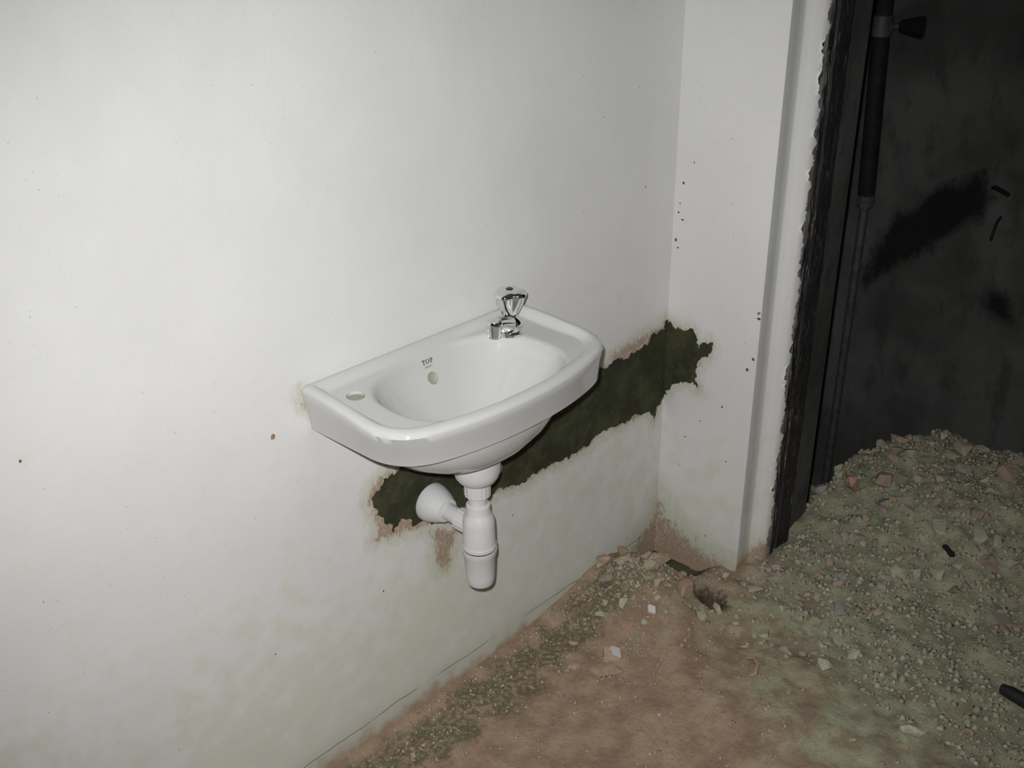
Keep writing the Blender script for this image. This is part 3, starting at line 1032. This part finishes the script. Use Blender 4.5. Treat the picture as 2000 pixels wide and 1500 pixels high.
# ------------------------------------------------------------------ water supply under the basin
sv = empty('angle_valve', (1.255, 0.0, 0.45))
tag(sv, 'chrome angle valve on the wall behind the bottle trap', 'valve')
VZ = 0.482
VX = 1.205
lathe('escutcheon', [(0.024, -0.002), (0.024, 0.003), (0.014, 0.008)], M['chrome'], sv, (VX, 0, VZ), (0, -1, 0), 36)
lathe('valve_body', [(0.0095, 0.004), (0.0105, 0.020), (0.0125, 0.026), (0.0125, 0.045), (0.0100, 0.048)], M['chrome'], sv, (VX, 0, VZ), (0, -1, 0), 32)
lathe('outlet_nut', [(0.0080, 0.0), (0.0105, 0.012), (0.0110, 0.014), (0.0110, 0.026), (0.0080, 0.028)], M['chrome'], sv, (VX, -0.036, VZ), (0.85, 0, 0.5), 6, 30)
lathe('hand_knob', [(0.0070, 0.046), (0.0115, 0.049), (0.0125, 0.054), (0.0115, 0.060), (0.0070, 0.062)], M['braid'], sv, (VX, 0, VZ), (0, -1, 0), 24, 25,
      lambda a, k, h: 1 + 0.05 * math.cos(8 * a))
hose = empty('supply_hose', (1.27, -0.04, 0.50))
tag(hose, 'braided steel supply hose running up behind the washbasin', 'hose')
hp = bez((VX + 0.014, -0.036, VZ + 0.014), (VX + 0.09, -0.040, VZ + 0.030), (1.375, -0.055, 0.575), (TX + 0.010, TY + 0.012, 0.672), 90)
tube('braided_tube', hp, [0.0058 + 0.0006 * (k % 2) for k in range(len(hp))], M['braid'], hose, 14)
lathe('end_ferrule', [(0.0068, 0.0), (0.0072, 0.002), (0.0072, 0.018), (0.0066, 0.020)], M['chrome'], hose, hp[0], (hp[1] - hp[0]), 20)

# ------------------------------------------------------------------ pipe and stop valve in the far room
PX, PY = 2.755, -0.008
pipe = empty('riser_pipe', (PX, PY, 0.3))
tag(pipe, 'dark vertical water pipe on the far room wall', 'pipe')
tube('upper_pipe', [(PX, PY, 0.69), (PX, PY + 0.012, 0.93), (PX, PY + 0.024, 1.16), (PX, PY + 0.030, 2.4)], 0.024, M['darkpipe'], pipe, 24)
lathe('coupling', [(0.017, 0.655), (0.027, 0.657), (0.027, 0.675), (0.024, 0.677), (0.024, 0.70), (0.018, 0.702)], M['galv'], pipe, (PX, PY, 0), seg=8, angle=30)
tube('lower_pipe', [(PX, PY, -0.40), (PX, PY, 0.40), (PX, PY, 0.66)], 0.0125, M['galv'], pipe, 20)
bm = bmesh.new(); add_box(bm, PX, XF, PY + 0.005, PY + 0.030, 1.28, 1.30)
c = bm_obj('clip', bm, M['galv']); set_world_parent(c, pipe)
kd = Vector((0.22, -0.975, 0.0)).normalized()
kc = Vector((PX, PY + 0.024, 1.152))
kv = lathe('stop_valve', [(0.022, -0.030), (0.029, -0.026), (0.030, 0.0), (0.029, 0.026), (0.022, 0.030)], M['galv'], pipe, kc, (0, 0, 1), 24, 30)
for nm, pr_, mt_, sg in (('stem', [(0.014, 0.015), (0.014, 0.030), (0.009, 0.034), (0.009, 0.058)], M['galv'], 20),
                         ('knob', [(0.010, 0.046), (0.017, 0.050), (0.030, 0.100), (0.031, 0.106), (0.026, 0.110)], M['knob'], 10)):
    o = lathe(nm, pr_, mt_, None, kc, kd, sg, 25)
    o.parent = kv
    o.matrix_parent_inverse = Matrix.Translation(pipe.location).inverted() @ Matrix.Identity(4)
    o.matrix_parent_inverse = (Matrix.Translation(pipe.location) @ kv.matrix_parent_inverse).inverted()
stub = tube('pipe_stub', [(XF + 0.005, -0.335, 0.762), (XF - 0.02, -0.350, 0.770), (XF - 0.040, -0.392, 0.763)], 0.006, M['darkpipe'], None, 12)
tag(stub, 'short bent black pipe stub poking from the far wall', 'pipe stub')
nail = tube('wire_end', [(XF + 0.002, -0.372, 0.690), (XF - 0.012, -0.368, 0.675), (XF - 0.014, -0.362, 0.625)], 0.004, M['darkpipe'], None, 8)
tag(nail, 'thin black wire end hanging on the far wall', 'wire')

# ------------------------------------------------------------------ rubble
def rock_mesh(name, seed, n=15, squash=(1, 1, 0.6), mat=None, box=0.0):
    r = random.Random(seed)
    bm = bmesh.new()
    for i in range(n):
        v = Vector((r.gauss(0, 1), r.gauss(0, 1), r.gauss(0, 1))).normalized()
        if box:
            m_ = max(abs(v.x), abs(v.y), abs(v.z))
            v = v * (1 - box) + (v / m_) * box
        v *= r.uniform(0.82, 1.08)
        bm.verts.new((v.x * squash[0], v.y * squash[1], v.z * squash[2]))
    bmesh.ops.convex_hull(bm, input=bm.verts)
    bmesh.ops.delete(bm, geom=[v for v in bm.verts if not v.link_faces], context='VERTS')
    bmesh.ops.recalc_face_normals(bm, faces=bm.faces)
    me = bpy.data.meshes.new(name)
    bm.to_mesh(me); bm.free()
    if mat: me.materials.append(mat)
    return me


SHAPES = [(1, 0.8, 0.55), (1, 0.7, 0.7), (1, 0.9, 0.4), (1, 0.55, 0.5), (0.9, 0.9, 0.75), (1, 0.6, 0.35), (1, 0.85, 0.6), (1, 0.7, 0.45)]
ROCKS = [rock_mesh('stone', 100 + i, 13 + i % 5, s, M['stone'], 0.25 * (i % 3)) for i, s in enumerate(SHAPES)]


KINDS = ['broad', 'chunky', 'flat', 'long', 'rounded', 'thin', 'broad', 'flat']


def rock_zmin(me, rot, s):
    return min((rot @ v.co).z for v in me.vertices) * s


HERO = [(1.536, -0.206, 0.02), (1.397, -0.205, 0.028), (1.359, -0.225, 0.04), (1.325, -0.165, 0.025), (1.61, -0.797, 0.03), (2.269, -0.309, 0.04),
        (1.85, -0.90, 0.05), (1.705, -0.262, 0.045), (2.20, -0.605, 0.03), (1.572, -0.463, 0.03)]


def free_spot(x, y, s):
    if x > X1 - s - 0.005 and x < 2.17 + s and y > Y1 - 0.03 - s: return False
    if y > -s - 0.004: return False
    if x > 1.715 and x < X1 and y > -0.19: return False
    if x > XF - 0.02 - s: return False
    return all(math.hypot(x - a, y - b) > c + s * 0.8 for a, b, c in HERO)


placed = []


def scatter(n, sampler, smin, smax, label, group, mesh_from=0):
    k = 0; tries = 0
    while k < n and tries < n * 60:
        tries += 1
        x, y = sampler()
        s = smin + (smax - smin) * rng.random() ** 2.0
        if not free_spot(x, y, s): continue
        if any((x - a) ** 2 + (y - b) ** 2 < (0.72 * (s + c)) ** 2 for a, b, c in placed): continue
        placed.append((x, y, s))
        ri = rng.randrange(len(ROCKS)); me = ROCKS[ri]
        from mathutils import Euler
        e = Euler((rng.uniform(-0.35, 0.35), rng.uniform(-0.35, 0.35), rng.uniform(0, 6.28)))
        rot = e.to_matrix()
        o = bpy.data.objects.new('stone', me)
        COL.objects.link(o)
        o.scale = (s, s, s); o.rotation_euler = e
        h = float(terrain(x, y))
        o.location = (x, y, h - rock_zmin(me, rot, s) - 0.32 * s)
        w = KINDS[ri]
        tag(o, w + ' ' + label, 'stone', w + ' ' + group)
        k += 1


def in_heap():
    a = rng.gauss(1.62, 0.085); b = rng.gauss(-0.14, 0.08)
    return a, b


def in_strip():
    return rng.uniform(1.62, 2.05), rng.uniform(-0.62, -0.27)


def in_far():
    return rng.uniform(2.0, 2.74), rng.uniform(-0.95, -0.21)


def in_near():
    return rng.uniform(0.85, 1.75), rng.uniform(-0.95, -0.06)


scatter(75, in_heap, 0.007, 0.024, 'stone in the brown heap at the wall corner', 'stones of the corner heap')
scatter(80, in_strip, 0.008, 0.024, 'rubble stone lying in front of the doorway', 'rubble stones before the doorway')
scatter(135, in_far, 0.012, 0.034, 'rubble stone inside the dark far room', 'rubble stones of the far room')
scatter(45, in_near, 0.005, 0.012, 'little stone lying loose on the brown earth', 'small stones on the earth')

# uncountable fine gravel: one mesh of tiny angular grains
def gravel(name, n, sampler, smin, smax, label, seed):
    r = np.random.default_rng(seed)
    base = np.array([(1, 0, 0), (-1, 0, 0), (0, 1, 0), (0, -1, 0), (0, 0, 1), (0, 0, -1)], float)
    fc = [(0, 2, 4), (2, 1, 4), (1, 3, 4), (3, 0, 4), (2, 0, 5), (1, 2, 5), (3, 1, 5), (0, 3, 5)]
    xy = sampler(r, n)
    ok = (xy[:, 1] < -0.006) & (xy[:, 0] < XF - 0.03) & ~((xy[:, 0] > X1 - 0.008) & (xy[:, 0] < 2.165) & (xy[:, 1] > Y1 - 0.032))
    ok &= (xy[:, 0] - 1.70) ** 2 + (xy[:, 1] + 0.262) ** 2 > 0.042 ** 2
    ok &= ~((xy[:, 0] > 1.725) & (xy[:, 0] < X1) & (xy[:, 1] > -0.17))
    xy = xy[ok]; n = len(xy)
    s = smin + (smax - smin) * r.random(n) ** 3
    z = terrain(xy[:, 0], xy[:, 1]) + s * 0.15
    V = base[None] * (0.7 + 0.6 * r.random((n, 6, 1))) * s[:, None, None]
    V[:, :, 2] *= (0.45 + 0.4 * r.random((n, 1)))
    a = r.random(n) * 6.28
    ca, sa = np.cos(a)[:, None], np.sin(a)[:, None]
    X = V[:, :, 0] * ca - V[:, :, 1] * sa + xy[:, 0, None]
    Y = V[:, :, 0] * sa + V[:, :, 1] * ca + xy[:, 1, None]
    Z = V[:, :, 2] + z[:, None] + V[:, :, 0] * 0.25
    verts = np.stack([X, Y, Z], 2).reshape(-1, 3)
    F = (np.array(fc)[None] + (np.arange(n) * 6)[:, None, None]).reshape(-1, 3)
    me = bpy.data.meshes.new(name)
    me.vertices.add(len(verts)); me.vertices.foreach_set('co', verts.ravel())
    me.loops.add(F.size); me.loops.foreach_set('vertex_index', F.ravel().astype(np.int32))
    me.polygons.add(len(F)); me.polygons.foreach_set('loop_start', np.arange(0, F.size, 3, dtype=np.int32))
    me.update(calc_edges=True)
    me.materials.append(M['gravel'])
    o = bpy.data.objects.new(name, me); COL.objects.link(o)
    tag(o, label, 'gravel', kind='stuff')
    return o


def s_far(r, n):
    x = r.uniform(1.62, 2.78, n); y = r.uniform(-1.05, -0.2, n)
    keep = r.random(n) < smooth(1.60, 1.95, x - 0.35 * (y + 0.5))
    return np.stack([x, y], 1)[keep]


def s_near(r, n):
    m = n // 3; q = n // 6
    a = np.stack([r.normal(1.60, 0.13, m), r.normal(-0.16, 0.10, m)], 1)
    b = np.stack([r.uniform(0.7, 1.85, m), r.uniform(-1.05, -0.01, m)], 1)
    x = r.uniform(0.75, 1.6, q)
    c = np.stack([x, -np.abs(r.normal(0.05, 0.06, q))], 1)
    return np.concatenate([a, b, c])


gravel('rubble_grit', 9000, s_far, 0.0025, 0.011, 'fine grey rubble grit spread through the doorway', 3)
gravel('earth_grit', 6500, s_near, 0.0012, 0.0055, 'fine brown grit on the earth along the long wall', 4)


# ------------------------------------------------------------------ pieces one can pick out
def piece(name, label, cat, loc, size, squash, rot, mat, seed, n=16, box=0.5, sink=0.25, group=None):
    from mathutils import Euler
    me = rock_mesh(name, seed, n, squash, mat, box)
    o = bpy.data.objects.new(name, me); COL.objects.link(o)
    e = Euler(rot)
    o.rotation_euler = e; o.scale = (size,) * 3
    zmin = rock_zmin(me, e.to_matrix(), size)
    h = float(terrain(loc[0], loc[1]))
    o.location = (loc[0], loc[1], h - zmin * (1 - sink))
    tag(o, label, cat, group)
    return o


def tile_shard(label, loc, w, d, t, rot, glaze_side='top'):
    """broken tile: red biscuit body with a white glazed face"""
    from mathutils import Euler
    r = random.Random(int(loc[0] * 1000))
    pts = [(-w, -d), (w * 0.7, -d * 1.1), (w, d * 0.6), (w * 0.2, d), (-w * 0.9, d * 0.8)]
    h = float(terrain(loc[0], loc[1]))
    root = empty('tile_shard', (loc[0], loc[1], h))
    root.rotation_euler = Euler(rot)
    tag(root, label, 'tile shard')

    def slab(nm, z0, z1, k, mat):
        bm = bmesh.new()
        a = [bm.verts.new((x_ * k, y_ * k, z0)) for x_, y_ in pts]
        b = [bm.verts.new((x_ * k, y_ * k, z1)) for x_, y_ in pts]
        bm.faces.new(list(reversed(a))); bm.faces.new(b)
        for i in range(len(pts)):
            j = (i + 1) % len(pts)
            bm.faces.new((a[i], a[j], b[j], b[i]))
        o = bm_obj(nm, bm, mat, root)
        return o
    slab('biscuit', 0.0, t, 1.0, M['biscuit'])
    slab('glaze', t, t + 0.0016, 0.97, M['tile'])
    return root


tile_shard('small white tile shard on the earth just below the corner heap', (1.536, -0.206), 0.0125, 0.009, 0.005, (0.25, -0.15, 0.7))
# fired lump with a white glazed slope on one side
lx, ly = 1.397, -0.205
lump = empty('tile_lump', (lx, ly, float(terrain(lx, ly)) - 0.003))
lump.rotation_euler = (0.06, 0.05, -0.72)
tag(lump, 'tan fired lump with one white glazed side, beside a flat slab', 'tile lump')
mesh_obj('biscuit', [(-0.020, -0.013, 0), (0.016, -0.014, 0), (0.017, 0.012, 0), (-0.018, 0.014, 0), (-0.018, -0.011, 0.020), (0.000, -0.011, 0.022), (0.000, 0.010, 0.023), (-0.016, 0.012, 0.021),
                     (0.017, -0.012, 0.012), (0.018, 0.011, 0.013)],
         [(3, 2, 1, 0), (4, 5, 6, 7), (0, 1, 8, 5, 4), (1, 2, 9, 8), (8, 9, 6, 5), (2, 3, 7, 6, 9), (3, 0, 4, 7)], M['biscuit'], lump)
mesh_obj('glazed_face', [(0.000, -0.012, 0.0221), (0.018, -0.013, 0.0120), (0.019, 0.012, 0.0130), (0.000, 0.011, 0.0231), (0.001, -0.012, 0.0245), (0.0195, -0.013, 0.0142), (0.0205, 0.012, 0.0152), (0.001, 0.011, 0.0255)],
         [(3, 2, 1, 0), (4, 5, 6, 7), (0, 1, 5, 4), (1, 2, 6, 5), (2, 3, 7, 6), (3, 0, 4, 7)], M['tile'], lump)
piece('flat_slab', 'flat brown earth slab lying below the glazed lump', 'slab', (1.359, -0.225), 0.040, (1.0, 0.50, 0.22), (0.05, 0.08, -0.75), M['mudstone'], 33, 18, 0.35)
piece('earth_lump', 'rounded brown earth lump left of the flat slab', 'lump', (1.325, -0.165), 0.017, (1.0, 0.8, 0.6), (0.0, 0.1, 0.5), M['mudstone'], 35, 18, 0.1)
piece('pale_stone', 'pale elongated stone alone on the dark ground at lower right', 'stone', (1.61, -0.797), 0.030, (1.0, 0.55, 0.5), (0.0, 0.1, -0.95), M['palestone'], 37, 16, 0.2)
piece('brick_fragment', 'upright pinkish brick fragment on rubble just inside the doorway', 'brick', (2.269, -0.309), 0.030, (0.8, 0.7, 1.0), (0.1, 0.05, 0.6), M['brick'], 39, 16, 0.7, 0.1)
piece('grey_block', 'light grey block on top of the far rubble, against the dark wall', 'block', (2.696, -0.368), 0.024, (1.0, 0.7, 0.55), (0.0, 0.1, 0.3), M['palestone'], 41, 14, 0.6, 0.05)
for lab, loc, sz, sd_ in (('larger reddish brown clod against the long wall beside the corner heap', (1.650, -0.032), 0.026, 51),
                          ('smaller upright brown clod against the long wall, furthest left of the heap', (1.588, -0.024), 0.019, 52),
                          ('angular brown block on top of the corner heap', (1.665, -0.127), 0.034, 53),
                          ('flat brown block on the front slope of the corner heap', (1.640, -0.230), 0.030, 54)):
    piece('clod', lab, 'clod', loc, sz, (1.0, 0.75, 0.6 if sd_ != 52 else 1.0), (0.2, 0.1, sd_), M['mudstone'], sd_, 15, 0.4)
piece('pale_wedge', 'pale wedge shaped stone at the rim of the hollow before the nib wall', 'stone', (1.668, -0.300), 0.017, (1.0, 0.5, 0.8), (0.3, 0.2, 1.1), M['palestone'], 61, 14, 0.4)
piece('timber_splinter', 'thin brown splinter standing beside the foot of the door frame', 'splinter', (1.955, -0.322), 0.022, (0.25, 0.25, 1.0), (0.2, -0.1, 0.2), M['mudstone'], 63, 12, 0.6)
piece('dark_chip', 'dark elongated chip on the olive rubble of the doorway', 'chip', (2.190, -0.612), 0.028, (1.0, 0.30, 0.30), (0.0, 0.1, -2.2), M['black'], 65, 12, 0.3)
hz_ = float(terrain(1.85, -0.90))
hs = tube('hose_offcut', [(1.853, -0.876, hz_ + 0.010), (1.850, -0.895, hz_ + 0.013), (1.846, -0.925, hz_ + 0.013), (1.835, -0.985, hz_ + 0.010)], [0.011, 0.014, 0.015, 0.013], M['black'], None, 18)
tag(hs, 'black rubber hose offcut on the floor at the right edge', 'hose offcut')
rt = [(1.600 - 0.010, -0.430, 0.0), (1.588, -0.452, 0.008), (1.570, -0.470, 0.010), (1.550, -0.478, 0.006), (1.540, -0.470, 0.001)]
rt = [(a, b, float(terrain(a, b)) + c + 0.002) for a, b, c in rt]
ro = tube('dry_root', rt, [0.003, 0.0045, 0.005, 0.0045, 0.003], M['mudstone'], None, 10)
tag(ro, 'short curled dry root on the brown earth before the doorway', 'root')
